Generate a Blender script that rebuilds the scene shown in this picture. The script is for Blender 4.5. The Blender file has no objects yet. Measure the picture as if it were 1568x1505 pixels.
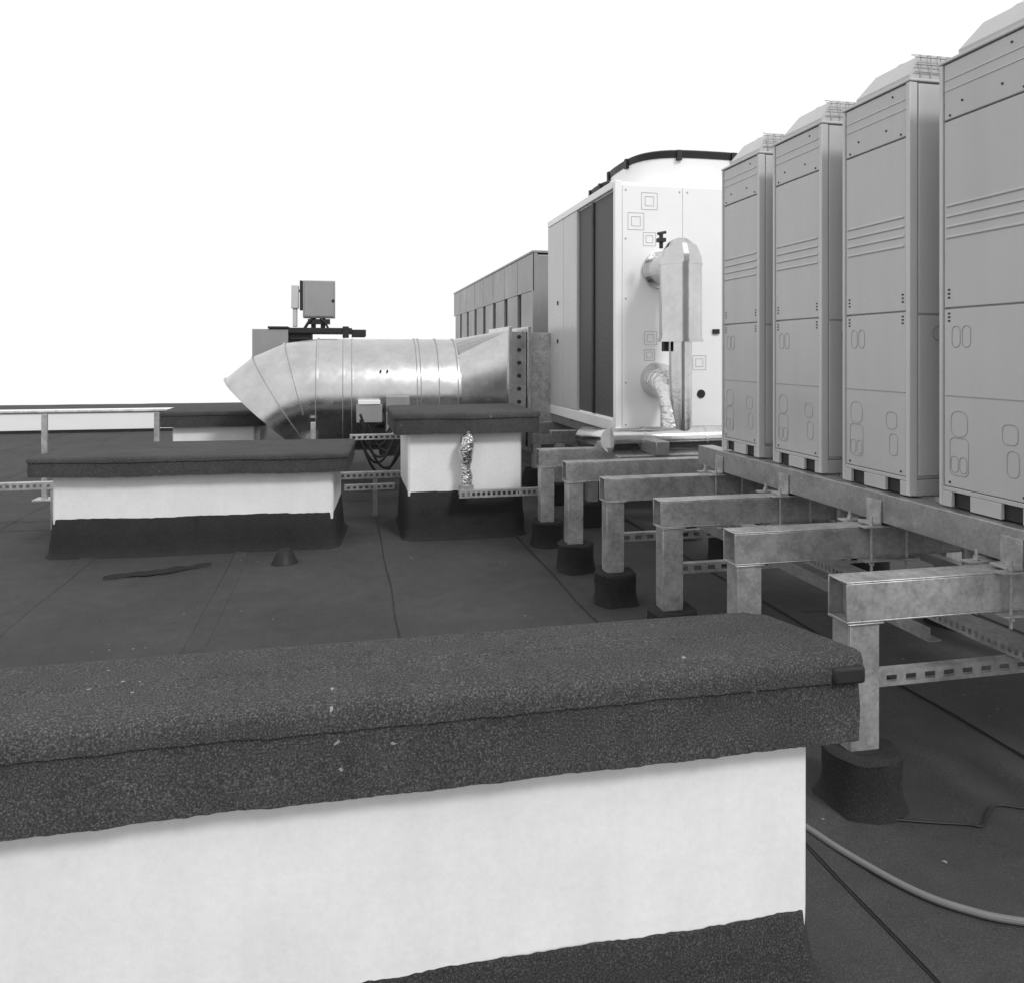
import bpy, bmesh, math, random
from mathutils import Vector, Matrix, noise
random.seed(7)
scn = bpy.context.scene
R = math.radians

# ------------------------------------------------------------ materials
def nodes_of(name):
    m = bpy.data.materials.new(name); m.use_nodes = True
    nt = m.node_tree
    return m, nt, nt.nodes['Principled BSDF']

def ramp(nt, src, stops):
    r = nt.nodes.new('ShaderNodeValToRGB')
    el = r.color_ramp.elements
    while len(el) < len(stops): el.new(0.5)
    for e, (p, c) in zip(el, stops):
        e.position = p; e.color = (c, c, c, 1)
    nt.links.new(src, r.inputs[0]); return r

def mixc(nt, a, b, fac=1.0, mode='MULTIPLY'):
    m = nt.nodes.new('ShaderNodeMix'); m.data_type = 'RGBA'; m.blend_type = mode
    if isinstance(fac, (int, float)): m.inputs[0].default_value = fac
    else: nt.links.new(fac, m.inputs[0])
    for s, i in ((a, 6), (b, 7)):
        if isinstance(s, (int, float)): m.inputs[i].default_value = (s, s, s, 1)
        else: nt.links.new(s, m.inputs[i])
    return m.outputs[2]

def coords(nt, scale=(1, 1, 1)):
    tc = nt.nodes.new('ShaderNodeTexCoord'); mp = nt.nodes.new('ShaderNodeMapping')
    mp.inputs['Scale'].default_value = scale
    nt.links.new(tc.outputs['Object'], mp.inputs[0]); return mp.outputs[0]

def noise_n(nt, co, scale, detail=4, rough=0.6):
    n = nt.nodes.new('ShaderNodeTexNoise')
    n.inputs['Scale'].default_value = scale; n.inputs['Detail'].default_value = detail
    n.inputs['Roughness'].default_value = rough
    nt.links.new(co, n.inputs['Vector']); return n.outputs['Fac']

def bump(nt, b, h, strength, dist):
    n = nt.nodes.new('ShaderNodeBump'); n.inputs['Strength'].default_value = strength
    n.inputs['Distance'].default_value = dist
    nt.links.new(h, n.inputs['Height']); nt.links.new(n.outputs[0], b.inputs['Normal'])

def mat_felt(name, base, gran=0.8, chips=0.6, gs=260):
    m, nt, b = nodes_of(name); co = coords(nt)
    g = noise_n(nt, co, gs, 2, 0.7)
    rg = ramp(nt, g, [(0.36, 0.4), (0.54, 0.9), (0.72, 2.6)])
    big = ramp(nt, noise_n(nt, co, 1.3, 6, 0.6), [(0.3, 0.70), (0.7, 1.0)])
    mid = ramp(nt, noise_n(nt, co, 9, 5, 0.65), [(0.3, 0.8), (0.7, 1.0)])
    c = mixc(nt, rg.outputs[0], base)
    c = mixc(nt, mixc(nt, base, c, gran, 'MIX'), big.outputs[0])
    c = mixc(nt, c, mid.outputs[0])
    # pale scuffs
    sc = ramp(nt, noise_n(nt, coords(nt, (1, 2.5, 1)), 22, 6, 0.8), [(0.66, 0), (0.76, 0.35)])
    c = mixc(nt, c, 0.22, sc.outputs[0], 'MIX')
    if chips:
        v = nt.nodes.new('ShaderNodeTexVoronoi'); v.inputs['Scale'].default_value = 17
        nd = nt.nodes.new('ShaderNodeMix'); nd.data_type = 'VECTOR'; nd.inputs[0].default_value = 0.02
        nz = nt.nodes.new('ShaderNodeTexNoise'); nz.inputs['Scale'].default_value = 90
        nt.links.new(co, nz.inputs['Vector']); nt.links.new(co, nd.inputs[4]); nt.links.new(nz.outputs['Color'], nd.inputs[5])
        nt.links.new(nd.outputs[1], v.inputs['Vector'])
        ad = nt.nodes.new('ShaderNodeMath'); ad.operation = 'LESS_THAN'; ad.inputs[1].default_value = 0.085
        nt.links.new(v.outputs['Distance'], ad.inputs[0])
        gt = nt.nodes.new('ShaderNodeMath'); gt.operation = 'GREATER_THAN'; gt.inputs[1].default_value = chips
        nt.links.new(noise_n(nt, co, 2.1, 2), gt.inputs[0])
        mu = nt.nodes.new('ShaderNodeMath'); mu.operation = 'MULTIPLY'
        nt.links.new(ad.outputs[0], mu.inputs[0]); nt.links.new(gt.outputs[0], mu.inputs[1])
        c = mixc(nt, c, 0.28, mu.outputs[0], 'MIX')
    nt.links.new(c, b.inputs['Base Color'])
    b.inputs['Roughness'].default_value = 0.9
    b.inputs['Specular IOR Level'].default_value = 0.25
    bump(nt, b, g, 0.6, 0.003)
    return m

def mat_paint(name, lo, hi, rough=0.6, sc=3, bumpy=0.15, spec=0.4, fine=0, streak=0, wave=0):
    m, nt, b = nodes_of(name); co = coords(nt)
    n = noise_n(nt, co, sc, 7, 0.65)
    c = ramp(nt, n, [(0.3, lo), (0.7, hi)]).outputs[0]
    if fine:
        f = ramp(nt, noise_n(nt, co, 40, 5, 0.7), [(0.25, 1 - fine), (0.6, 1)])
        c = mixc(nt, c, f.outputs[0])
    if streak:
        c2 = coords(nt, (5, 5, 0.5))
        f = ramp(nt, noise_n(nt, c2, 1.6, 6, 0.6), [(0.3, 1 - streak), (0.65, 1)])
        c = mixc(nt, c, f.outputs[0])
    nt.links.new(c, b.inputs['Base Color'])
    rr = ramp(nt, noise_n(nt, co, sc * 2, 4), [(0.3, rough * 0.8), (0.7, min(1, rough * 1.2))])
    nt.links.new(rr.outputs[0], b.inputs['Roughness'])
    b.inputs['Specular IOR Level'].default_value = spec
    if wave: bump(nt, b, noise_n(nt, co, 4.5, 2), wave, 0.02)
    else: bump(nt, b, noise_n(nt, co, 60, 4), bumpy, 0.002)
    return m

def mat_metal(name, lo, hi, rough, sc, bs=0.2, bd=0.002, bsc=30, metallic=1.0, vor=0, stain=0):
    m, nt, b = nodes_of(name); co = coords(nt)
    c = ramp(nt, noise_n(nt, co, sc, 6, 0.7), [(0.3, lo), (0.7, hi)]).outputs[0]
    if vor:
        v = nt.nodes.new('ShaderNodeTexVoronoi'); v.inputs['Scale'].default_value = vor
        nt.links.new(co, v.inputs['Vector'])
        bw = nt.nodes.new('ShaderNodeRGBToBW'); nt.links.new(v.outputs['Color'], bw.inputs[0])
        c = mixc(nt, c, ramp(nt, bw.outputs[0], [(0.2, 0.84), (0.8, 1)]).outputs[0])
    if stain:
        c = mixc(nt, c, ramp(nt, noise_n(nt, co, 14, 6, 0.75), [(0.38, 1 - stain), (0.55, 1)]).outputs[0])
        c = mixc(nt, c, 0.8, ramp(nt, noise_n(nt, co, 7, 7, 0.8), [(0.60, 0), (0.72, 0.5)]).outputs[0], 'MIX')
    nt.links.new(c, b.inputs['Base Color'])
    b.inputs['Metallic'].default_value = metallic
    rr = ramp(nt, noise_n(nt, co, sc * 1.7, 4), [(0.3, rough * 0.75), (0.7, rough * 1.25)])
    nt.links.new(rr.outputs[0], b.inputs['Roughness'])
    bump(nt, b, noise_n(nt, co, bsc, 3), bs, bd)
    return m

FELT = mat_felt('roofing_felt', 0.078, 0.45, 0.60)
FELTC = mat_felt('mineral_felt_flashing', 0.088, 0.9, 0.60)
FELTD = mat_felt('dark_felt_skirt', 0.036, 0.6, 0)
FELTM = mat_felt('mineral_felt_upstand', 0.058, 0.9, 0.6)
TAR = mat_paint('bitumen', 0.012, 0.024, 0.7, 8, 0.5)
RENDER = mat_paint('white_render', 0.80, 0.90, 0.75, 2.2, 0.35, 0.3, fine=0.07, streak=0.05)
UNIT = mat_paint('grey_unit_enamel', 0.45, 0.50, 0.24, 1.4, 0.02, 0.6, streak=0.06, wave=0.10)
UNITB = mat_paint('grey_enamel_sun_offset', 0.26, 0.32, 0.4, 1.4, 0.02, 0.5, streak=0.1)  # unit grey with its colour darkened to offset the sun on the cabinet
UNITL = mat_paint('light_unit_enamel', 0.52, 0.58, 0.33, 1.6, 0.02, 0.5, streak=0.08, wave=0.08)
UNITD = mat_paint('dark_gap', 0.02, 0.03, 0.6, 5, 0.05)
LINE = mat_paint('pressed_line', 0.27, 0.32, 0.5, 5, 0.0)
WHITE = mat_paint('white_enamel', 0.84, 0.9, 0.4, 1.2, 0.02, 0.5)
SEAM = mat_paint('seam_grey', 0.38, 0.46, 0.6, 5, 0.0)
BLACK = mat_paint('black_plastic', 0.012, 0.02, 0.5, 5, 0.1)
GALV = mat_metal('galvanised_steel', 0.42, 0.60, 0.42, 4, 0.2, metallic=0.55, vor=70, stain=0.28)
GALVP = mat_metal('beam_steel', 0.36, 0.48, 0.33, 3, 0.12, metallic=0.6, vor=90, stain=0.15)
FOIL = mat_metal('aluminium_cladding', 0.52, 0.66, 0.18, 3, 0.25, 0.006, 9)
FOILW = mat_metal('crumpled_foil', 0.6, 0.75, 0.18, 5, 0.9, 0.02, 26)
DUCT = mat_metal('galvanised_duct', 0.46, 0.62, 0.25, 4, 0.12, 0.005, 5)
HOSE = mat_paint('grey_hose', 0.16, 0.2, 0.5, 8, 0.05)

def mat_coil():
    m, nt, b = nodes_of('coil_fins'); co = coords(nt, (1, 1, 1))
    w = nt.nodes.new('ShaderNodeTexWave'); w.wave_type = 'BANDS'; w.bands_direction = 'Z'
    w.inputs['Scale'].default_value = 30; w.inputs['Distortion'].default_value = 0.3
    nt.links.new(co, w.inputs['Vector'])
    r = ramp(nt, w.outputs['Fac'], [(0.1, 0.07), (0.8, 0.12)])
    nt.links.new(r.outputs[0], b.inputs['Base Color'])
    b.inputs['Roughness'].default_value = 0.6; b.inputs['Metallic'].default_value = 0.3
    bump(nt, b, w.outputs['Fac'], 0.4, 0.003)
    return m
COIL = mat_coil()

# ------------------------------------------------------------ geometry helpers
class M:
    def __init__(s): s.bm = bmesh.new()
    def box(s, x0, x1, y0, y1, z0, z1):
        v = [s.bm.verts.new((x, y, z)) for z in (z0, z1) for y in (y0, y1) for x in (x0, x1)]
        for f in ((0, 2, 3, 1), (4, 5, 7, 6), (0, 1, 5, 4), (2, 6, 7, 3), (0, 4, 6, 2), (1, 3, 7, 5)):
            s.bm.faces.new([v[i] for i in f])
        return v
    def frustum(s, a, b, z0, z1):
        v = [s.bm.verts.new((x, y, z)) for (q, z) in ((a, z0), (b, z1)) for y in q[2:] for x in q[:2]]
        for f in ((0, 2, 3, 1), (4, 5, 7, 6), (0, 1, 5, 4), (2, 6, 7, 3), (0, 4, 6, 2), (1, 3, 7, 5)):
            s.bm.faces.new([v[i] for i in f])
    def tube(s, pts, r, n=10, cap=True, radii=None):
        pts = [Vector(p) for p in pts]; rings = []
        up = None
        for i, p in enumerate(pts):
            if i == 0: t = pts[1] - p
            elif i == len(pts) - 1: t = p - pts[i - 1]
            else: t = (pts[i + 1] - p).normalized() + (p - pts[i - 1]).normalized()
            t.normalize()
            if up is None:
                up = Vector((0, 0, 1)) if abs(t.z) < 0.9 else Vector((0, 1, 0))
            a = t.cross(up).normalized(); b = a.cross(t).normalized(); up = b
            rr = radii[i] if radii else r
            rings.append([s.bm.verts.new(p + (a * math.cos(2 * math.pi * k / n) + b * math.sin(2 * math.pi * k / n)) * rr) for k in range(n)])
        for q, w in zip(rings, rings[1:]):
            for k in range(n):
                s.bm.faces.new((q[k], q[(k + 1) % n], w[(k + 1) % n], w[k]))
        if cap:
            s.bm.faces.new(rings[0][::-1]); s.bm.faces.new(rings[-1])
    def cyl(s, p, q, r, n=24): s.tube([p, q], r, n)
    def loft(s, rings, cap0=False, cap1=False, closed=True):
        vs = [[s.bm.verts.new(p) for p in r] for r in rings]
        for a, b in zip(vs, vs[1:]):
            m = len(a)
            for k in range(m if closed else m - 1):
                s.bm.faces.new((a[k], a[(k + 1) % m], b[(k + 1) % m], b[k]))
        if cap0: s.bm.faces.new(vs[0][::-1])
        if cap1: s.bm.faces.new(vs[-1])
        return vs
    def done(s, name, mat, parent=None, bevel=0, ang=35):
        bmesh.ops.recalc_face_normals(s.bm, faces=s.bm.faces)
        me = bpy.data.meshes.new(name); s.bm.to_mesh(me); s.bm.free()
        me.polygons.foreach_set('use_smooth', [True] * len(me.polygons))
        me.set_sharp_from_angle(angle=R(ang))
        me.materials.append(mat)
        o = bpy.data.objects.new(name, me); scn.collection.objects.link(o)
        if parent: o.parent = parent
        if bevel:
            b = o.modifiers.new('bevel', 'BEVEL'); b.width = bevel; b.segments = 2
            b.limit_method = 'ANGLE'; b.angle_limit = R(40)
        return o

def root(name):
    e = bpy.data.objects.new(name, None); e.empty_display_size = 0.2
    scn.collection.objects.link(e); return e

def bx(name, mat, par, *d, bevel=0.004):
    m = M(); m.box(*d); return m.done(name, mat, par, bevel)

def perim(corners, off, z, step, rnd=0.015, jz=0.0, jn=0.0, seed=0.0, fq=2.2):
    c = [Vector((p[0], p[1])) for p in corners]; n = len(c)
    cc = []
    for i in range(n):
        a, b, d = c[i - 1], c[i], c[(i + 1) % n]
        cc.append(b + (a - b).normalized() * rnd); cc.append(b + (d - b).normalized() * rnd)
    n = len(cc); nor = []
    for i in range(n):
        d = (cc[(i + 1) % n] - cc[i]).normalized(); nor.append(Vector((d.y, -d.x)))
    oc = []
    for i in range(n):
        a, b = nor[i - 1], nor[i]; m = (a + b); m = m / max(0.3, m.dot(b))
        oc.append(cc[i] + m * off)
    out = []
    for i in range(n):
        L = (cc[(i + 1) % n] - cc[i]).length; k = max(1, int(L / step))
        for j in range(k):
            t = j / k; p = oc[i].lerp(oc[(i + 1) % n], t); q = cc[i].lerp(cc[(i + 1) % n], t)
            f = noise.noise(Vector((q.x * fq, q.y * fq, seed + z * 3))) + 0.35 * noise.noise(Vector((q.x * fq * 9, q.y * fq * 9, seed))) \
                + 0.3 * noise.noise(Vector((q.x * fq * 30, q.y * fq * 30, seed)))
            g = noise.noise(Vector((q.x * fq * 1.5, q.y * fq * 1.5, seed + 7 + z * 9)))
            p = p + nor[i] * g * jn
            out.append((p.x, p.y, z + f * jz))
    return out

def curb(name, wall, cap, zt, zc, zw, step=0.02, wob=1.0, skirt=0.10, smat=None):
    e = root(name)
    sd = wall[0][0] * 3.1
    m = M(); m.loft([perim(wall, -0.002, zw - 0.06, step), perim(wall, 0, zw, step, jn=.002, seed=sd), perim(wall, 0, zc + 0.04, step, jn=.002, seed=sd)])
    m.done('rendered_wall', RENDER, e)
    m = M()
    P = lambda o, z, jz=0, jn=0.004: perim(cap, o, z, step, 0.04, jz * wob, jn * wob, sd)
    hh = zt - zc
    rings = [P(-0.035, zc + .03), P(-0.008, zc + .004, .004), P(0.0, zc, .007), P(0.003, zc + .3 * hh), P(0.0, zt - .36 * hh, .003),
             P(0.002, zt - .27 * hh, .007), P(0.009, zt - .275 * hh, .007), P(0.010, zt - .16 * hh, 0), P(0.006, zt - .07 * hh), P(-.004, zt - .02 * hh), P(-.020, zt, 0, 0.001)]
    m.loft(rings)
    # top surface as a gridded, slightly cambered sheet
    top = rings[-1]; cx = sum(p[0] for p in top) / len(top); cy = sum(p[1] for p in top) / len(top)
    ring2 = []
    ys_ = [p[1] for p in top]; h = (max(ys_) - min(ys_)) / 2
    ym = (max(ys_) + min(ys_)) / 2; x_lo = min(p[0] for p in top) + h * .9; x_hi = max(p[0] for p in top) - h * .9
    vt = [m.bm.verts.new(p) for p in top]; mids = []
    for p in top:
        X = min(max(p[0], x_lo), x_hi)
        mids.append(m.bm.verts.new((p[0] + (X - p[0]) * .98, ym + (p[1] - ym) * .02, zt + .004)))
    half = [m.bm.verts.new(((a.co.x + b.co.x) / 2, (a.co.y + b.co.y) / 2, zt + .003 + .003 * noise.noise(Vector((a.co.x * 4, a.co.y * 9, sd))))) for a, b in zip(vt, mids)]
    nn = len(top)
    for A, B in ((vt, half), (half, mids)):
        for k in range(nn): m.bm.faces.new((A[k], A[(k + 1) % nn], B[(k + 1) % nn], B[k]))
    bmesh.ops.remove_doubles(m.bm, verts=m.bm.verts, dist=.0004)
    m.done('felt_capping', FELTC, e, ang=75)
    # narrow closing strip on the ridge so no slit remains
    m = M(); m.tube([(x_lo, ym, zt - .002), (x_hi, ym, zt - .002)], .0078, 12); m.done('ridge_lap', FELTC, e, ang=75)
    m = M()
    S = lambda o, z, jz=0, jn=0.005: perim(wall, o, z, step, 0.03, jz * wob, jn * wob, sd + 5)
    m.loft([S(0.001, zw, .010), S(0.008, zw - .004, .010), S(0.015, zw * .55, .0), S(0.025, zw * .3), S(skirt * .6, 0.03), S(skirt, 0.006), S(skirt + .02, -0.01)])
    m.done('felt_upstand', smat or FELTD, e, ang=60)
    return e

def rect(x0, x1, y0, y1, a=0.0):
    c = Vector(((x0 + x1) / 2, (y0 + y1) / 2)); out = []
    for x, y in ((x0, y0), (x1, y0), (x1, y1), (x0, y1)):
        d = Vector((x, y)) - c
        out.append((c.x + d.x * math.cos(a) - d.y * math.sin(a), c.y + d.x * math.sin(a) + d.y * math.cos(a)))
    return out

# ------------------------------------------------------------ roof
roof = root('flat_roof')
m = M()
nx, ny = 110, 90
X0, X1, Y0, Y1 = -12.0, 16.0, -3.0, 24.0
def gz(p, q): return 0.012 * noise.noise(Vector((p * .31, q * .31, 0)))
gv = [[m.bm.verts.new((X0 + (X1 - X0) * i / nx, Y0 + (Y1 - Y0) * j / ny, gz(i, j))) for i in range(nx + 1)] for j in range(ny + 1)]
for j in range(ny):
    for i in range(nx):
        m.bm.faces.new((gv[j][i], gv[j][i + 1], gv[j + 1][i + 1], gv[j + 1][i]))
m.done('felt_surface', FELT, roof, ang=80)
def roofz(x, y):
    fi = (x - X0) / (X1 - X0) * nx; fj = (y - Y0) / (Y1 - Y0) * ny
    i, j = int(fi), int(fj); a, b = fi - i, fj - j
    return (gz(i, j) * (1 - a) + gz(i + 1, j) * a) * (1 - b) + (gz(i, j + 1) * (1 - a) + gz(i + 1, j + 1) * a) * b
m = M(); m2 = M()
for k in range(-9, 13):
    xs = 0.28 + 1.05 * k
    prev = prev2 = None
    y = -2.5
    while y < 23:
        x = xs + 0.014 * noise.noise(Vector((xs, y * 1.5, 0)))
        w = 0.002 + 0.007 * abs(noise.noise(Vector((xs, y * 5, 3))))
        z = roofz(x, y)
        a = (m.bm.verts.new((x - w, y, z + .003)), m.bm.verts.new((x + w, y, z + .005)))
        c = (m2.bm.verts.new((x + w, y, z + .0075)), m2.bm.verts.new((x + .10, y, roofz(x + .1, y) + .002)))
        if prev:
            m.bm.faces.new((prev[0], prev[1], a[1], a[0])); m2.bm.faces.new((prev2[0], prev2[1], c[1], c[0]))
        prev, prev2 = a, c; y += 0.08
    # end lap of the roll
    ye = 3.2 + (k * 2.37) % 4.0 + (3 if k % 2 else 0)
    prev = None
    for q in range(14):
        x = xs + .11 + .93 * q / 13; y = ye + .01 * noise.noise(Vector((x * 4, ye, 0)))
        w = .003 + .006 * abs(noise.noise(Vector((x * 9, ye, 1))))
        z = roofz(x, y)
        a = (m.bm.verts.new((x, y - w, z + .0035)), m.bm.verts.new((x, y + w, z + .0045)))
        if prev: m.bm.faces.new((prev[0], a[0], a[1], prev[1]))
        prev = a
m.done('seam_bitumen', TAR, roof, ang=80)
m2.done('seam_laps', FELT, roof, ang=80)
m = M(); m.box(X0 + .01, X1 - .01, Y0 + .01, Y1 - .01, -6, -0.06); m.done('building_walls', RENDER, roof)

par = root('parapet_wall')
m = M(); m.box(-11.8, 15.8, 15.6, 15.85, -.05, .36); m.done('upstand', WHITE, par)
m = M(); m.box(-11.9, 15.9, 15.57, 15.9, .36, .41); m.done('metal_coping', RENDER, par, .006)
m = M(); m.box(-11.8, 15.8, 15.52, 15.598, -.02, .05); m.done('felt_base', FELTD, par)

rl = root('guard_railing')
m = M()
for x in (-1.85, -2.88, -3.95, -5.0, -6.1, -7.2):
    m.box(x - .025, x + .025, 8.48, 8.52, 0, .85)
    m.box(x - .09, x + .09, 8.42, 8.6, 0, .02)
m.tube([(-8.5, 8.5, .865), (-1.78, 8.5, .865)], .016, 8)
m.done('posts_and_rail', GALV, rl, .003)

# ------------------------------------------------------------ curbs
fg = curb('roof_vent_curb', [(-1.75, 1.60), (1.038, 1.60), (0.955, 1.86), (-1.75, 1.86)],
          [(-1.85, 1.54), (1.155, 1.54), (1.055, 1.87), (-1.85, 1.87)], .782, .59, .19, 0.006, 1.0, .06, FELTM)
m = M()
m.box(1.045, 1.125, 1.524, 1.56, .722, .762); m.done('bitumen_patch', TAR, fg, .008)
cb = curb('roof_vent_curb', rect(-2.00, -.05, 6.05, 6.85, R(-4)), rect(-2.14, .06, 5.96, 6.94, R(-4)), .715, .575, .27, 0.03, 1.2, .05)
cc = curb('roof_vent_curb', rect(.485, 1.39, 6.12, 6.95), rect(.375, 1.52, 6.03, 7.05), .985, .82, .37, 0.03, 1.0, .04)
cd = curb('roof_vent_curb', rect(-1.92, -1.02, 9.58, 10.2), rect(-2.05, -.9, 9.5, 10.28), .78, .60, .24, 0.04, 1.0, .05)

g = root('foil_vent_pipe')
m = M(); m.tube([(.92, 6.0, .40), (.925, 6.0, .5), (.92, 6.0, .56), (.925, 6.0, .62), (.92, 6.0, .70), (.935, 6.0, .78), (.95, 6.03, .82)], .05, 14,
                radii=[.045, .05, .036, .046, .062, .055, .03])
m.done('foil_wrap', FOILW, g); m = M(); m.cyl((.92, 6.0, .36), (.92, 6.0, .43), .06); m.done('collar', GALV, g)

v = root('roof_vent_stub')
m = M(); m.tube([(-.40, 5.62, -.01), (-.40, 5.62, .02), (-.40, 5.62, .07), (-.40, 5.62, .10)], .05, 12, radii=[.10, .08, .06, .035]); m.done('stub', TAR, v, ang=60)
v = root('loose_felt_scrap')
m = M(); prev = None
for i in range(26):
    t = i / 25; x = -1.5 + .62 * t; y = 5.42 + .20 * t + .02 * math.sin(t * 9)
    w = .045 * math.sin(math.pi * min(1, t * 1.05 + .02)) * (.6 + .5 * noise.noise(Vector((t * 9, 0, 0)))) + .006
    a = [m.bm.verts.new((x, y - w, .014)), m.bm.verts.new((x, y + w * .6, .03 + .015 * noise.noise(Vector((t * 7, 3, 0)))))]
    if prev: m.bm.faces.new((prev[0], a[0], a[1], prev[1]))
    prev = a
m.done('scrap', FELTD, v, ang=80)

def strut(mm, p, axis, L, h=.042, d=.04, pitch=.055):
    x, y, z = p; t = h * .24
    def b(u0, u1, z0, z1, dd=0.003):
        if axis == 'x': mm.box(x + u0, x + u1, y, y + dd, z0, z1)
        else: mm.box(x, x + dd, y + u0, y + u1, z0, z1)
    b(0, L, z, z + t); b(0, L, z + h - t, z + h)
    k = 0
    while k * pitch < L:
        b(k * pitch, min(L, k * pitch + pitch * .45), z + t, z + h - t); k += 1
    if axis == 'x': mm.box(x, x + L, y, y + d, z + h, z + h + .003); mm.box(x, x + L, y, y + d, z - .003, z)
    else: mm.box(x, x + d, y, y + L, z + h, z + h + .003); mm.box(x, x + d, y, y + L, z - .003, z)

# ------------------------------------------------------------ support frame
fr = root('steel_support_frame')
ZB0, ZB1 = .742, .862
OZ0, OZ1 = .590, .722
post = M(); outr = M(); clamp = M(); rods = M(); base = M(); st = M()
ys = [2.21 + .70 * k for k in range(6)]
xe = [1.56, 1.545, 1.52, 1.47, 1.44, 1.43]
for k, (y, x) in enumerate(zip(ys, xe)):
    xr = 3.5 if k < 4 else 2.9
    w = .10; t = .006
    outr.box(x, xr, y, y + w, OZ1 - t, OZ1); outr.box(x, xr, y, y + w, OZ0, OZ0 + t)
    outr.box(x, xr, y, y + t, OZ0 + t, OZ1 - t); outr.box(x, xr, y + w - t, y + w, OZ0 + t, OZ1 - t)
    outr.box(x + .05, x + .054, y + t, y + w - t, OZ0 + t, OZ1 - t)
    for xp in (x + .015, xr - .35):
        # open C-section post: web to the front, flanges behind
        post.box(xp, xp + .105, y + .003, y + .010, .12, OZ0 - .005)
        post.box(xp, xp + .007, y + .010, y + .097, .12, OZ0 - .005)
        post.box(xp + .098, xp + .105, y + .010, y + .097, .12, OZ0 - .005)
        post.box(xp - .012, xp + .117, y - .006, y + .106, OZ0 - .005, OZ0 - .0005)
        cx, cy = xp + .058, y + .03
        rr = []
        for (rad, zz, j) in ((.150, -.02, .012), (.130, .008, .012), (.123, .05, .008), (.120, .10, .006), (.123, .115, .006), (.120, .16, .008), (.124, .175, .01), (.112, .188, .008), (.06, .180, .004)):
            ring = []
            for q in range(28):
                a = 2 * math.pi * q / 28 + .2
                f = 1 / max(abs(math.cos(a)), abs(math.sin(a))); f = 1 + (min(f, 1.25) - 1) * .3
                jj = noise.noise(Vector((cx * 5 + math.cos(a) * 2, cy * 5 + math.sin(a) * 2, zz * 9)))
                ring.append((cx + math.cos(a) * (rad * f * .95 + j * jj * 1.5), cy + math.sin(a) * (rad * f * .95 + j * jj * 1.5), zz + j * jj * 1.5))
            rr.append(ring)
        base.loft(rr, cap1=True)
    if k < 4:
        for xb in (2.2, 3.02):
            for zz in (OZ1 + .001, OZ0 - .008):
                clamp.box(xb - .09, xb + .17, y - .045, y + .0, zz, zz + .007)
                clamp.box(xb - .09, xb + .17, y + w, y + w + .045, zz, zz + .007)
            for xx in (xb - .045, xb + .125):
                for yy in (y - .022, y + w + .022):
                    rods.cyl((xx, yy, OZ0 - .05), (xx, yy, OZ1 + .045), .006, 8)
                    rods.cyl((xx, yy, OZ0 - .024), (xx, yy, OZ0 - .009), .012, 6)
                    rods.cyl((xx, yy, OZ1 + .009), (xx, yy, OZ1 + .022), .012, 6)
            clamp.box(xb - .05, xb - .002, y - .03, y + .06, OZ1 + .009, OZ1 + .018)
            clamp.box(xb - .008, xb - .002, y - .03, y + .06, OZ1 + .018, ZB1 - .03)
    if k in (0, 2, 3): strut(st, (x + .12, y + .11, .33), 'x', 1.7, .045, .04, .075)
post.done('posts', GALV, fr, .002); outr.done('outriggers', GALV, fr, .002)
clamp.done('clamps', GALV, fr, .001); rods.done('threaded_rods', GALV, fr)
base.done('felt_wrapped_bases', FELTD, fr, ang=50)
m = M()
for xb in (2.20, 3.02):
    m.box(xb, xb + .008, 1.2, 4.62, ZB0, ZB1)
    m.box(xb + .008, xb + .10, 1.2, 4.62, ZB1 - .008, ZB1)
    m.box(xb + .008, xb + .10, 1.2, 4.62, ZB0, ZB0 + .008)
m.done('main_beams', GALVP, fr, .002)
m = M()
for y in (1.75, 2.55, 3.25, 3.95, 4.5):
    m.box(2.31, 3.015, y, y + .06, ZB0 + .02, ZB1 - .012)
m.done('cross_members', GALV, fr, .003)
strut(st, (2.30, 1.6, .385), 'y', 3.6, .04, .10, .03)
st.done('slotted_struts', GALV, fr)
m = M(); m.box(1.98, 1.985, 2.35, 4.6, .45, .50); m.box(1.985, 2.03, 2.35, 4.6, .45, .455)
m.box(2.7, 2.75, 1.5, 5.0, .46, .50)
m.done('angle_rails', GALVP, fr)
m = M()
for y in (2.75, 3.6, 4.3): m.cyl((2.5, y, .436), (2.5, y, .742), .022, 12)
m.done('prop_tubes', GALV, fr)

cf = root('chiller_support_frame')
m = M()
for xb in (2.22, 3.9):
    m.box(xb, xb + .10, 5.35, 8.4, .70, .80)
for y in (5.4, 6.3, 7.3, 8.25): m.box(1.95, 4.1, y, y + .09, .58, .698)
m.done('beams', GALVP, cf, .004)
m = M()
for y in (6.3, 7.3, 8.25):
    for x in (2.0, 3.8): m.box(x, x + .09, y + .002, y + .088, .0, .578)
m.done('legs', GALV, cf, .004)
m = M()
for y in (6.3, 7.3, 8.25):
    for x in (2.0, 3.8): m.frustum((x - .09, x + .18, y - .09, y + .18), (x - .06, x + .15, y - .06, y + .15), -.01, .2)
m.done('felt_bases', FELTD, cf, .02)

tr = root('cable_tray')
m = M(); strut(m, (-4.2, 7.05, .34), 'x', 4.75, .05, .08, .05); strut(m, (.05, 7.25, .66), 'x', .6, .04, .08, .05)
strut(m, (.86, 5.93, .345), 'x', .75, .05, .05, .04); strut(m, (.0, 6.7, .30), 'x', .42, .04, .05, .05)
for x in (-4.1, -2.35, .25): m.box(x, x + .04, 7.06, 7.1, 0, .34)
m.done('slotted_rails', GALV, tr)

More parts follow.
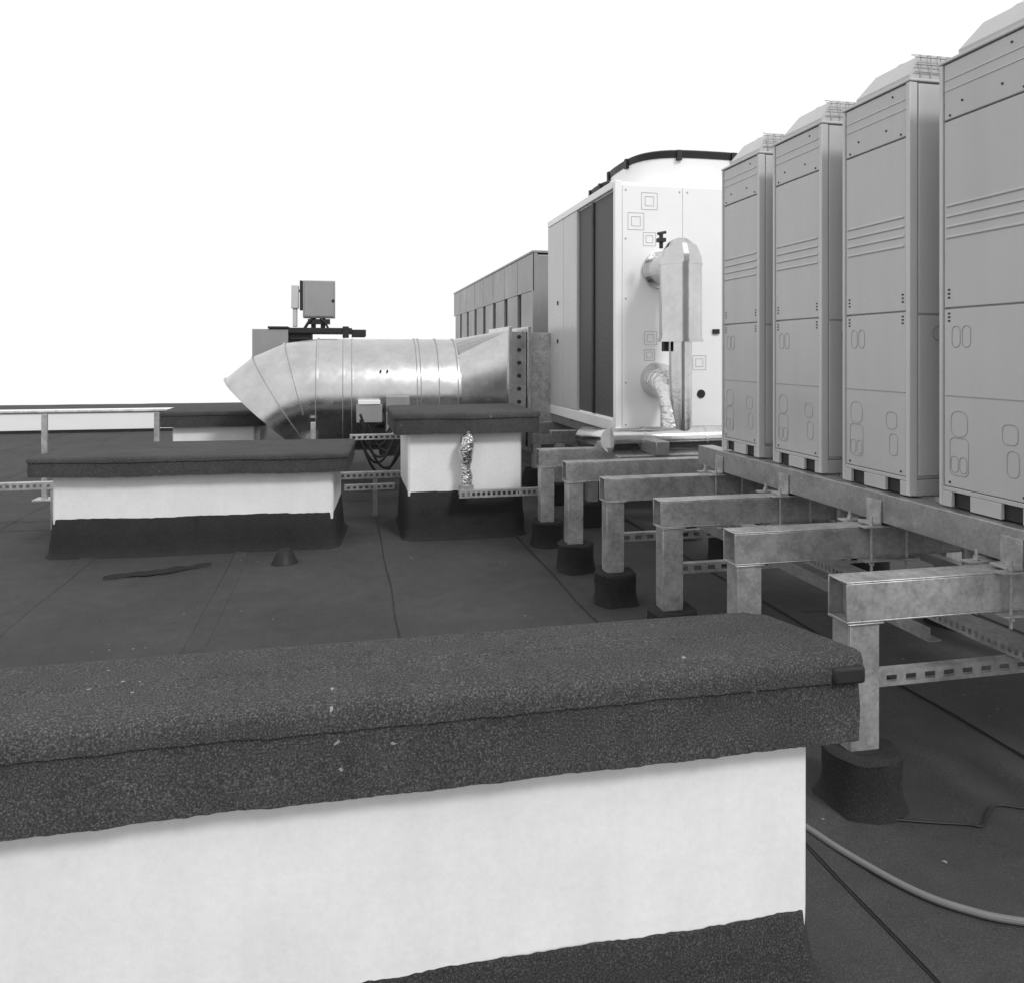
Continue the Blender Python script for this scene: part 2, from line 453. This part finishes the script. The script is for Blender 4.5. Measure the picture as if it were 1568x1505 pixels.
# ------------------------------------------------------------ condensing units
def outline(mm, X, y0, y1, z0, z1, r=.03, w=.0018):
    pts = []
    for (cy, cz, a0) in ((y1 - r, z1 - r, 0), (y0 + r, z1 - r, 90), (y0 + r, z0 + r, 180), (y1 - r, z0 + r, 270)):
        for q in range(4):
            a = R(a0 + q * 30); pts.append((X, cy + r * math.cos(a), cz + r * math.sin(a)))
    pts.append(pts[0]); mm.tube(pts, w, 5, cap=False)

def vrf(yn, yf):
    e = root('outdoor_condensing_unit')
    X = 2.249; XB = 3.02; Z0 = .868; ZT = 2.565
    bx('casing', UNIT, e, X + .016, XB, yn + .006, yf - .006, Z0 + .065, ZT - .012, bevel=.006)
    m = M()
    a, b = yn + .028, yf - .02
    for z0, z1 in ((Z0 + .075, 1.615), (1.621, 2.33), (2.336, ZT - .016)):
        m.box(X, X + .0155, a, b, z0, z1)
    m.done('front_panels', UNIT, e, .003)
    m = M()
    for y0, y1 in ((yn, yn + .024), (yf - .016, yf)):
        m.box(X - .006, X + .03, y0, y1, Z0 + .002, ZT - .014)
        m.box(XB - .03, XB + .006, y0, y1, Z0 + .002, ZT - .014)
    m.box(X - .008, XB + .008, yn - .004, yf + .004, ZT - .012, ZT)
    m.done('corner_posts', UNITL, e, .003)
    m = M()
    m.box(X + .036, XB - .036, yn - .001, yn + .005, Z0 + .08, 1.60)
    m.box(X + .036, XB - .036, yn - .001, yn + .005, 1.61, ZT - .02)
    m.done('end_panel', UNITL, e, .002)
    m = M()
    for z in (2.005, 1.965, 1.925, 1.885): m.box(X - .004, X + .004, a + .012, b - .012, z, z + .008)
    for z in (2.445, 2.485): m.box(X - .003, X + .004, a + .004, b - .004, z, z + .006)
    m.done('pressed_ribs', UNITL, e, .0015)
    m = M()
    pts = [(X + .13 + .03 * math.cos(t * math.pi / 8), yn - .002, 1.53 + .03 * math.sin(t * math.pi / 8)) for t in range(17)]
    m.tube(pts, .002, 5, cap=False)
    for z in (2.003, 1.963, 1.923, 1.883): m.box(X - .0015, X + .004, a + .012, b - .012, z - .0015, z - .0002)
    m.box(X - .002, X + .004, a + .004, b - .004, 1.285, 1.288)
    outline(m, X, b - .12, b - .03, .99, 1.13, .02); outline(m, X, b - .115, b - .035, 1.135, 1.23, .03)
    outline(m, X, b - .07, b - .035, 1.00, 1.06, .015); outline(m, X, b - .112, b - .078, 1.00, 1.06, .015)
    outline(m, X, a + .05, a + .10, 1.02, 1.11, .02); outline(m, X, a + .055, a + .12, 1.13, 1.2, .02)
    outline(m, X, b - .13, b - .09, 1.47, 1.55, .019); outline(m, X, b - .08, b - .04, 1.47, 1.55, .019)
    m.done('pressed_details', LINE, e)
    m = M()
    for y in (a + .02, b - .025):
        for z in (1.66, 1.675, 1.69, 1.572, 1.586, 1.60): m.box(X - .001, X + .004, y - .006, y + .006, z - .005, z + .002)
    for y, z in ((a + .12, 2.39), (b - .09, 2.39), (a + .03, 2.35), (b - .03, 2.35), (a + .03, .96), (b - .03, .96), (a + .08, 2.52)):
        m.cyl((X - .003, y, z), (X + .002, y, z), .0045, 8)
    m.box(X + .014, XB - .045, yn + .032, yf - .03, Z0 + .001, Z0 + .0645)  # solid dark box added behind the feet to stop light showing through
    m.done('dark_base_fill_and_vents', UNITD, e)
    m = M(); wy = (yf - yn)
    for p0, p1 in ((.0, .13), (.34, .66), (.87, 1)):
        m.box(X - .004, X + .012, yn + .004 + p0 * (wy - .008), yn + .004 + p1 * (wy - .008), Z0, Z0 + .056)
    m.box(X - .001, X + .011, yn + .01, yf - .01, Z0 + .057, Z0 + .0725)
    m.box(X + .0125, XB - .2, yn + .001, yn + .03, Z0, Z0 + .064)
    m.done('feet', UNIT, e, .002)
    m = M()
    hx0, hx1, hy0, hy1 = X + .004, XB - .01, yn + .012, yf - .085
    z1 = ZT + .112; i = .045
    lo = [(hx0, hy0), (hx1, hy0), (hx1, hy1), (hx0, hy1)]
    hi = [(hx0 + i * 1.5, hy0 + i * .4), (hx1 - i * 1.5, hy0 + i * .4), (hx1 - i * 1.5, hy1 - i), (hx0 + i * 1.5, hy1 - i)]
    cx, cy = (hx0 + hx1) / 2, (hi[0][1] + hi[2][1]) / 2
    m.loft([[(p[0], p[1], ZT) for p in lo], [(p[0], p[1], ZT + .02) for p in lo], [(p[0], p[1], z1) for p in hi],
            [(cx + (p[0] - cx) * .93, cy + (p[1] - cy) * .90, z1 + .002) for p in hi],
            [(cx + (p[0] - cx) * .9, cy + (p[1] - cy) * .87, z1 - .07) for p in hi]], cap1=True)
    m.done('discharge_hood', UNIT, e, .004)
    m = M()
    rx, ry = (hi[1][0] - hi[0][0]) / 2 * .96, (hi[2][1] - hi[0][1]) / 2 * .96
    for q in (1, .86, .72, .58, .44, .3, .16):
        pts = [(cx + rx * q * math.cos(t * math.pi / 18), cy + ry * q * math.sin(t * math.pi / 18), z1 + .006 + .012 * (1 - q * q)) for t in range(37)]
        m.tube(pts, .0025, 5, cap=False)
    for t in range(16):
        an = t * math.pi / 8
        m.tube([(cx + rx * q * math.cos(an), cy + ry * q * math.sin(an), z1 + .007 + .012 * (1 - q * q)) for q in (.1, .5, .8, 1)], .0025, 5)
    for t in range(15):
        x = hx0 + .05 + t * (hx1 - hx0 - .1) / 14
        m.tube([(x, hy0 - .006, ZT), (x, hy0 - .002, ZT + .10), (x, hy0 + .05, z1 + .008)], .0022, 5)
    for z in (.03, .06, .09): m.tube([(hx0 + .02, hy0 - .005, ZT + z), (hx1 - .02, hy0 - .005, ZT + z)], .0022, 5)
    m.done('fan_guard', GALV, e)
for yn, yf in ((1.57, 2.01), (2.17, 2.61), (2.77, 3.21), (3.37, 3.81), (3.95, 4.39)):
    vrf(yn, yf)

# ------------------------------------------------------------ chiller
ch = root('air_cooled_chiller')
CX0, CX1, CY0, CY1, CZ0, CZ1 = 2.20, 4.25, 6.18, 8.38, .80, 2.885
bx('casing', WHITE, ch, CX0 + .03, CX1, CY0 + .006, CY1, CZ0 + .01, CZ1 - .01, bevel=.01)
m = M()
m.box(CX0 + .028, CX0 + .034, CY0 + .06, 6.80, CZ0 + .1, CZ1 - .07)
m.box(CX0 + .028, CX0 + .034, 6.86, 7.28, CZ0 + .1, CZ1 - .07)
m.done('coil_fins', COIL, ch)
m = M()
m.box(CX0, CX0 + .06, CY0, CY0 + .055, CZ0, CZ1)
m.box(CX0 - .004, CX0 + .06, CY0 + .056, CY1, CZ1 - .06, CZ1 + .004)
m.box(CX0 - .004, CX0 + .06, CY0 + .06, CY1 - .01, CZ0 - .01, CZ0 + .09)
m.done('side_frame', WHITE, ch, .006)
m = M()
m.box(CX0, CX0 + .029, 7.285, 7.75, CZ0 + .093, CZ1 - .064)
m.box(CX0, CX0 + .029, 7.756, CY1 - .005, CZ0 + .093, CZ1 - .064)
m.done('side_panels', UNITL, ch, .006)
m = M(); m.box(CX0 + .012, CX0 + .032, 6.803, 6.857, CZ0 + .1, CZ1 - .07)
m.done('coil_mullion', UNITD, ch, .003)
m = M()
xs = [CX0 + .063, 2.80, 3.45, CX1 - .02]
for a, b in zip(xs, xs[1:]):
    m.box(a, b - .004, CY0 - .004, CY0 + .005, CZ0 + .03, CZ1 - .04)
m.box(CX0 - .002, CX1, CY0 - .012, CY0 + .006, CZ0 - .01, CZ0 + .027)
m.done('end_panels', WHITE, ch, .002)
m = M()
def sq(x, z, s, w=.0035):
    y = CY0 - .006
    for a in (s, s * .55):
        p = [(x - a, y, z - a), (x + a, y, z - a), (x + a, y, z + a), (x - a, y, z + a), (x - a, y, z - a)]
        for q, r in zip(p, p[1:]): m.tube([q, r], w, 4)
for x, z, s in ((2.50, 2.718, .07), (2.38, 2.546, .07), (2.51, 1.571, .055), (2.95, 1.365, .06), (2.50, 2.40, .055), (2.50, 1.43, .045)):
    sq(x, z, s, .0016)
for z in (CZ0 + .05, 1.2, 1.9, 2.4, CZ1 - .08):
    for x in (2.29, 2.77, 2.84): m.cyl((x, CY0 - .008, z), (x, CY0, z), .008, 8)
m.done('panel_markings', SEAM, ch)
m = M()
m.cyl((2.965, CY0 - .012, 1.10), (2.965, CY0, 1.10), .036, 20)
m.box(3.07, 3.13, CY0 - .02, CY0 - .004, 1.61, 1.65)
for z in (1.55, 1.95): m.box(CX0 - .008, CX0, 7.95, 7.98, z, z + .04)
m.done('sockets', BLACK, ch)
def fan(cx, cy, r, z0, z1, ex_=3.2):
    def sup(k, n_=56):
        t = 2 * math.pi * k / n_; c, s = math.cos(t), math.sin(t)
        q = (abs(c) ** ex_ + abs(s) ** ex_) ** (-1 / ex_); return c * q, s * q
    m = M(); ring = lambda rr, z: [(cx + rr * sup(k)[0], cy + rr * sup(k)[1], z) for k in range(56)]
    m.loft([ring(r * 1.02, z0), ring(r, z0 + .03), ring(r, z1), ring(r * .96, z1), ring(r * .94, z0 + .02)], cap1=True)
    m.done('fan_cowl', WHITE, ch)
    m = M()
    m.loft([ring(r * 1.01, z1 - .012), ring(r * 1.025, z1 + .045), ring(r * .99, z1 + .058), ring(r * .93, z1 + .055), ring(r * .93, z1 - .005), ring(r * 1.01, z1 - .012)])
    for q in (.2, .4, .6, .8): m.tube(ring(r * q, z1 + .045) + ring(r * q, z1 + .045)[:1], .006, 5, cap=False)
    for k in range(8):
        sx, sy = sup(k * 7 + 3)
        m.tube([(cx + .1 * sx, cy + .1 * sy, z1 + .045), (cx + r * sx * .97, cy + r * sy * .97, z1 + .045)], .012, 6)
        ex, ey = cx + r * 1.01 * sx, cy + r * 1.01 * sy
        m.box(ex - .022, ex + .022, ey - .022, ey + .022, z1 - .035, z1 + .05)
    m.cyl((cx, cy, z1 - .1), (cx, cy, z1 + .05), .12, 20)
    m.done('fan_guard_rim', BLACK, ch)
fan(3.08, 6.84, .61, CZ1 - .005, 3.125)
fan(3.02, 7.90, .42, CZ1 - .005, 3.15)

# ------------------------------------------------------------ insulated pipes
ip = root('insulated_pipework')
px_, py_ = 2.587, 5.75
m = M()
m.tube([(px_, py_, 1.56), (px_, py_, 2.14)], .165, 32)
m.done('thick_jacket', FOIL, ip)
m = M()
m.tube([(px_, py_, 2.14), (px_, py_, 2.19), (px_, py_ + .015, 2.25), (px_, py_ + .04, 2.30), (px_, py_ + .06, 2.335)], .16, 24,
       radii=[.168, .162, .142, .10, .05])
m.tube([(px_, CY0, 2.14), (px_, py_ + .0, 2.14)], .13, 28)
m.tube([(px_, CY0 - .003, 2.14), (px_, CY0 - .04, 2.14)], .155, 28)
m.done('top_elbow', FOIL, ip, ang=12)
m = M()
m.tube([(px_, py_, 1.535), (px_, py_, 1.56)], .175, 32)
m.tube([(px_, py_, 2.135), (px_, py_, 2.15)], .171, 32)
m.tube([(px_, py_, .80), (px_, py_, 1.54)], .088, 28)
m.done('riser', FOIL, ip)
m = M()
m.tube([(px_ - .02, CY0, 1.22), (px_ - .03, CY0 - .10, 1.22), (px_ - .035, CY0 - .2, 1.20), (px_ - .04, py_ + .12, 1.12), (px_ - .05, py_ + .05, 1.0), (px_ - .07, py_ + .02, .82)], .11, 24,
       radii=[.15, .14, .12, .105, .09, .085])
m.done('lower_elbow', FOILW, ip)
m = M()
m.tube([(2.0, py_ - .02, .775), (3.9, py_ - .02, .79)], .092, 28)
m.tube([(2.0, py_ - .02, .775), (1.985, py_ + .02, .77), (1.97, py_ + .10, .76), (1.97, py_ + .5, .74)], .095, 20)
m.done('header_pipe', FOIL, ip)
m = M()
for x in (2.25, 2.75, 3.3): m.tube([(x, py_ - .02, .777), (x + .02, py_ - .02, .777)], .096, 28)
m.done('clad_bands', DUCT, ip)
m = M()
m.cyl((px_ - .12, py_ + .1, 2.28), (px_ - .12, py_ + .1, 2.40), .016, 10); m.box(px_ - .15, px_ - .09, py_ + .07, py_ + .13, 2.33, 2.36)
m.cyl((px_ - .15, py_ + .1, 2.395), (px_ - .08, py_ + .1, 2.41), .012, 8)
m.box(px_ - .15, px_ - .11, py_ - .03, py_ + .02, 1.46, 1.535)
m.done('valves', BLACK, ip)

# ------------------------------------------------------------ far air handling unit
ah = root('air_handling_unit')
AX, AY0, AY1, AZ1 = 2.29, 9.45, 16.6, 2.69
bx('casing', UNITL, ah, AX + .04, AX + 1.5, AY0 + .01, AY1, .5, AZ1 - .02, bevel=.01)
m = M(); d = M()
m.box(AX, AX + .035, AY0, AY1, 2.22, AZ1)
m.box(AX - .01, AX + 1.52, AY0 - .01, AY1 + .01, AZ1, AZ1 + .03)
n = 8; pw = (AY1 - AY0) / n
for k in range(n):
    y0 = AY0 + k * pw
    m.box(AX, AX + .035, y0, y0 + pw * .74, .55, 2.217)
    d.box(AX + .036, AX + .042, y0 + pw * .74, y0 + pw * .98, .6, 2.217)
    d.box(AX - .001, AX + .01, y0 - .012, y0 + .0, 2.22, AZ1 - .002)
m.box(AX + .04, AX + .7, AY0 - .004, AY0 + .008, .55, AZ1 - .03); m.box(AX + .72, AX + 1.48, AY0 - .004, AY0 + .008, .55, AZ1 - .03)
m.box(AX - .003, AX + .06, AY0 - .006, AY0 + .06, .5, AZ1 - .003)
m.done('panels', UNITB, ah, .006); d.done('slots', UNITD, ah)

# ------------------------------------------------------------ round duct
du = root('ventilation_duct')
DY, DZ, DR = 8.8, .99, .61
n = 48
def mring(cx, cz, a, r=DR):
    up = Vector((-math.sin(a), 0, math.cos(a)))
    return [(cx + up.x * math.sin(t) * r, DY + math.cos(t) * r, cz + up.z * math.sin(t) * r) for t in [2 * math.pi * k / n for k in range(n)]]
xs = -.27; Rb = .69
pts = []
for i in (1, 2, 3):
    a = R(16 * i); pts.append((xs - Rb * math.sin(a), DZ - Rb * (1 - math.cos(a)), a))
m = M()
m.loft([mring(1.21, DZ, 0), mring(xs, DZ, 0)] + [mring(*p) for p in pts])
m.loft([mring(p[0], p[1], p[2], DR - .012) for p in [(xs, DZ, 0)] + pts][::-1])
m.done('duct_shell', DUCT, du, ang=12)
m = M(); ml = M()
def band(mm, x, z, a, w, r):
    dx, dz = math.cos(a) * w, math.sin(a) * w
    mm.loft([mring(x - dx, z - dz, a, DR - .002), mring(x - dx, z - dz, a, r), mring(x + dx, z + dz, a, r), mring(x + dx, z + dz, a, DR - .002)])
for x in (-.27, .0, .09, .76, .80, .99, 1.19):
    band(m, x, DZ, 0, .008, DR + .010); band(ml, x - .014, DZ, 0, .004, DR + .002)
for p in pts:
    band(m, p[0], p[1], p[2], .008, DR + .010)
    if p is not pts[-1]: band(ml, p[0] + .012, p[1] + .009, p[2], .004, DR + .002)
m.done('duct_seams', DUCT, du, ang=12); ml.done('seam_joints', UNITB, du, ang=12)
m = M()
def sqring(x, hy, z0, z1):
    out = []
    for k in range(n):
        a = 2 * math.pi * k / n; c, s = math.cos(a), math.sin(a); q = 1 / max(abs(c), abs(s))
        out.append((x, DY + c * q * hy, (z0 + z1) / 2 + s * q * (z1 - z0) / 2))
    return out
m.loft([mring(1.20, DZ, 0, DR), sqring(1.72, .56, .42, 1.69)])
m.done('square_to_round', DUCT, du, ang=6)
m = M()
m.box(1.97, 3.2, DY - .54, DY + .5, .45, 1.665)
m.done('plenum', GALV, du, .004)
m = M()
for x in (1.72, 1.93):
    m.box(x, x + .04, DY - .60, DY + .58, .38, 1.73)
m.box(1.765, 1.925, DY - .55, DY + .54, .43, 1.68)
m.done('flanges', DUCT, du, .004)
m = M()
for k in range(9):
    z = .5 + k * .14
    m.cyl((1.845, DY - .565, z), (1.845, DY - .54, z), .022, 10)
m.done('flange_bolts', UNITD, du)
m = M()
m.box(.12, .38, DY - .72, DY - .5, .74, .92); m.box(.42, .66, DY - .70, DY - .48, .62, 1.0)
m.done('control_boxes', UNITB, du, .006)
m = M(); m.box(.14, .36, DY - .73, DY - .6, .925, .965); m.box(.68, .74, DY - .66, DY - .56, .72, .86)
m.done('labels', WHITE, du, .002)
m = M()
for x in (.37, .44): m.cyl((x, DY - .58, 1.26), (x, DY - .545, 1.26), .010, 8)
m.done('test_plugs', BLACK, du)
m = M()
for x in (-.33, 1.1):
    m.box(x, x + .05, DY - .66, DY - .62, 0, .75); m.box(x, x + .05, DY + .62, DY + .66, 0, .75); m.box(x, x + .05, DY - .62, DY + .62, .33, .37)
m.done('duct_stand', GALV, du, .003)
m = M()
for k in range(7):
    z = .35 + .05 * k
    p = [(.18 + .34 * t / 12 + .05 * math.sin(k * 2), 7.6 + .03 * k, z - .26 * (1 - (t / 6 - 1) ** 2) + .2) for t in range(13)]
    m.tube(p, .012, 6)
m.box(.35, .75, 7.9, 8.2, .42, .6)
m.done('cables', BLACK, du)

# ------------------------------------------------------------ small plant behind
sp = root('exhaust_fan_unit')
bx('cabinet', UNITB, sp, -1.14, -.70, 10.4, 11.1, 0, 1.75)
m = M(); m.box(-.70, -.42, 10.46, 11.1, 0, 1.72); m.box(-.42, .02, 10.5, 11.1, .9, 1.62)
m.done('louvre_section', UNITD, sp, .01)
m = M()
m.box(-.95, -.70, 10.38, 11.15, 1.755, 1.785); m.box(-.7, .1, 10.40, 11.15, 1.70, 1.77); m.box(.1, .28, 10.42, 11.1, 1.66, 1.75)
m.box(-.02, .06, 10.38, 10.44, 1.64, 1.79)
for k in range(12): m.box(-.69, -.43, 10.44, 10.465, .9 + k * .065, .93 + k * .065)
m.done('black_capping', BLACK, sp, .005)
cab = root('control_cabinet')
bx('enclosure', UNITB, cab, -.52, -.115, 10.42, 10.66, 1.90, 2.38, bevel=.008)
bx('door', UNITB, cab, -.50, -.135, 10.408, 10.419, 1.92, 2.36, bevel=.003)
m = M(); m.box(-.42, -.36, 10.5, 10.56, 1.76, 1.92); m.box(-.30, -.24, 10.5, 10.56, 1.76, 1.91); m.box(-.56, -.525, 10.45, 10.62, 2.0, 2.38)
m.tube([(-.4, 10.45, 1.9), (-.45, 10.43, 1.84), (-.5, 10.45, 1.76)], .02, 6); m.tube([(-.3, 10.44, 1.9), (-.24, 10.43, 1.84), (-.2, 10.45, 1.76)], .015, 6)
m.box(-.46, -.18, 10.45, 10.6, 1.82, 1.885)
m.cyl((-.14, 10.40, 2.12), (-.14, 10.41, 2.12), .02, 10)
m.done('bracket', BLACK, cab)
m = M(); m.box(-.665, -.575, 10.45, 10.6, 2.02, 2.32); m.cyl((-.62, 10.5, 1.78), (-.62, 10.5, 2.02), .03); m.cyl((-.60, 10.5, 2.25), (-.52, 10.5, 2.25), .02)
m.done('isolator', UNITL, cab, .01)

# ------------------------------------------------------------ hose and cable
def smooth(P, k=6):
    out = []
    for i in range(len(P) - 1):
        p0 = Vector(P[max(0, i - 1)]); p1 = Vector(P[i]); p2 = Vector(P[i + 1]); p3 = Vector(P[min(len(P) - 1, i + 2)])
        for j in range(k):
            t = j / k
            out.append(.5 * ((2 * p1) + (p2 - p0) * t + (2 * p0 - 5 * p1 + 4 * p2 - p3) * t * t + (3 * p1 - p0 - 3 * p2 + p3) * t ** 3))
    out.append(Vector(P[-1])); return out
h = root('garden_hose')
P = [(1.22, 2.6), (1.31, 2.32), (1.368, 2.13), (1.412, 1.989), (1.488, 1.82), (1.57, 1.73), (1.68, 1.664), (2.0, 1.54), (2.4, 1.5)]
m = M(); m.tube([(p.x, p.y, roofz(p.x, p.y) + .012) for p in smooth(P)], .0095, 10); m.done('hose', HOSE, h)
h = root('loose_cable')
P = [(1.66, 2.12), (1.76, 2.085), (1.866, 2.055), (1.905, 2.04), (1.97, 2.09), (2.04, 2.128), (2.115, 2.097), (2.4, 2.0)]
m = M(); m.tube([(p.x, p.y, roofz(p.x, p.y) + .006) for p in smooth(P, 3)], .004, 6); m.done('cable', BLACK, h)

# ------------------------------------------------------------ world, sun, camera
w = bpy.data.worlds.new('World'); scn.world = w; w.use_nodes = True
nt = w.node_tree; bg = nt.nodes['Background']
sky = nt.nodes.new('ShaderNodeTexSky'); sky.sky_type = 'NISHITA'; sky.sun_disc = False
EL, AZ = R(42), R(158)
sky.sun_elevation = EL; sky.sun_rotation = AZ
bw = nt.nodes.new('ShaderNodeRGBToBW'); nt.links.new(sky.outputs[0], bw.inputs[0])
mx = nt.nodes.new('ShaderNodeMath'); mx.operation = 'MAXIMUM'; mx.inputs[1].default_value = 10.1
mn = nt.nodes.new('ShaderNodeMath'); mn.operation = 'MINIMUM'; mn.inputs[1].default_value = 12.0
nt.links.new(bw.outputs[0], mx.inputs[0]); nt.links.new(mx.outputs[0], mn.inputs[0])
nt.links.new(mn.outputs[0], bg.inputs['Color']); bg.inputs['Strength'].default_value = 0.1
sd = bpy.data.lights.new('sun', 'SUN'); sd.energy = 1.5; sd.angle = R(12); sd.color = (1, 1, 1)
so = bpy.data.objects.new('sun', sd); scn.collection.objects.link(so)
dirv = Vector((math.sin(AZ) * math.cos(EL), math.cos(AZ) * math.cos(EL), math.sin(EL)))
so.rotation_euler = dirv.to_track_quat('Z', 'Y').to_euler(); so.location = (0, -3, 12)

cam = bpy.data.cameras.new('camera'); co = bpy.data.objects.new('camera', cam); scn.collection.objects.link(co)
co.location = (0, 0, 1.45); co.rotation_euler = (R(90), 0, -R(12.09))
cam.sensor_width = 36; cam.sensor_fit = 'HORIZONTAL'; cam.lens = 36 * 1200 / 1568
cam.shift_y = -(752 - 540) / 1568; cam.clip_end = 500; cam.clip_start = .05
scn.camera = co
scn.view_settings.view_transform = 'Standard'; scn.view_settings.look = 'None'; scn.view_settings.exposure = 0
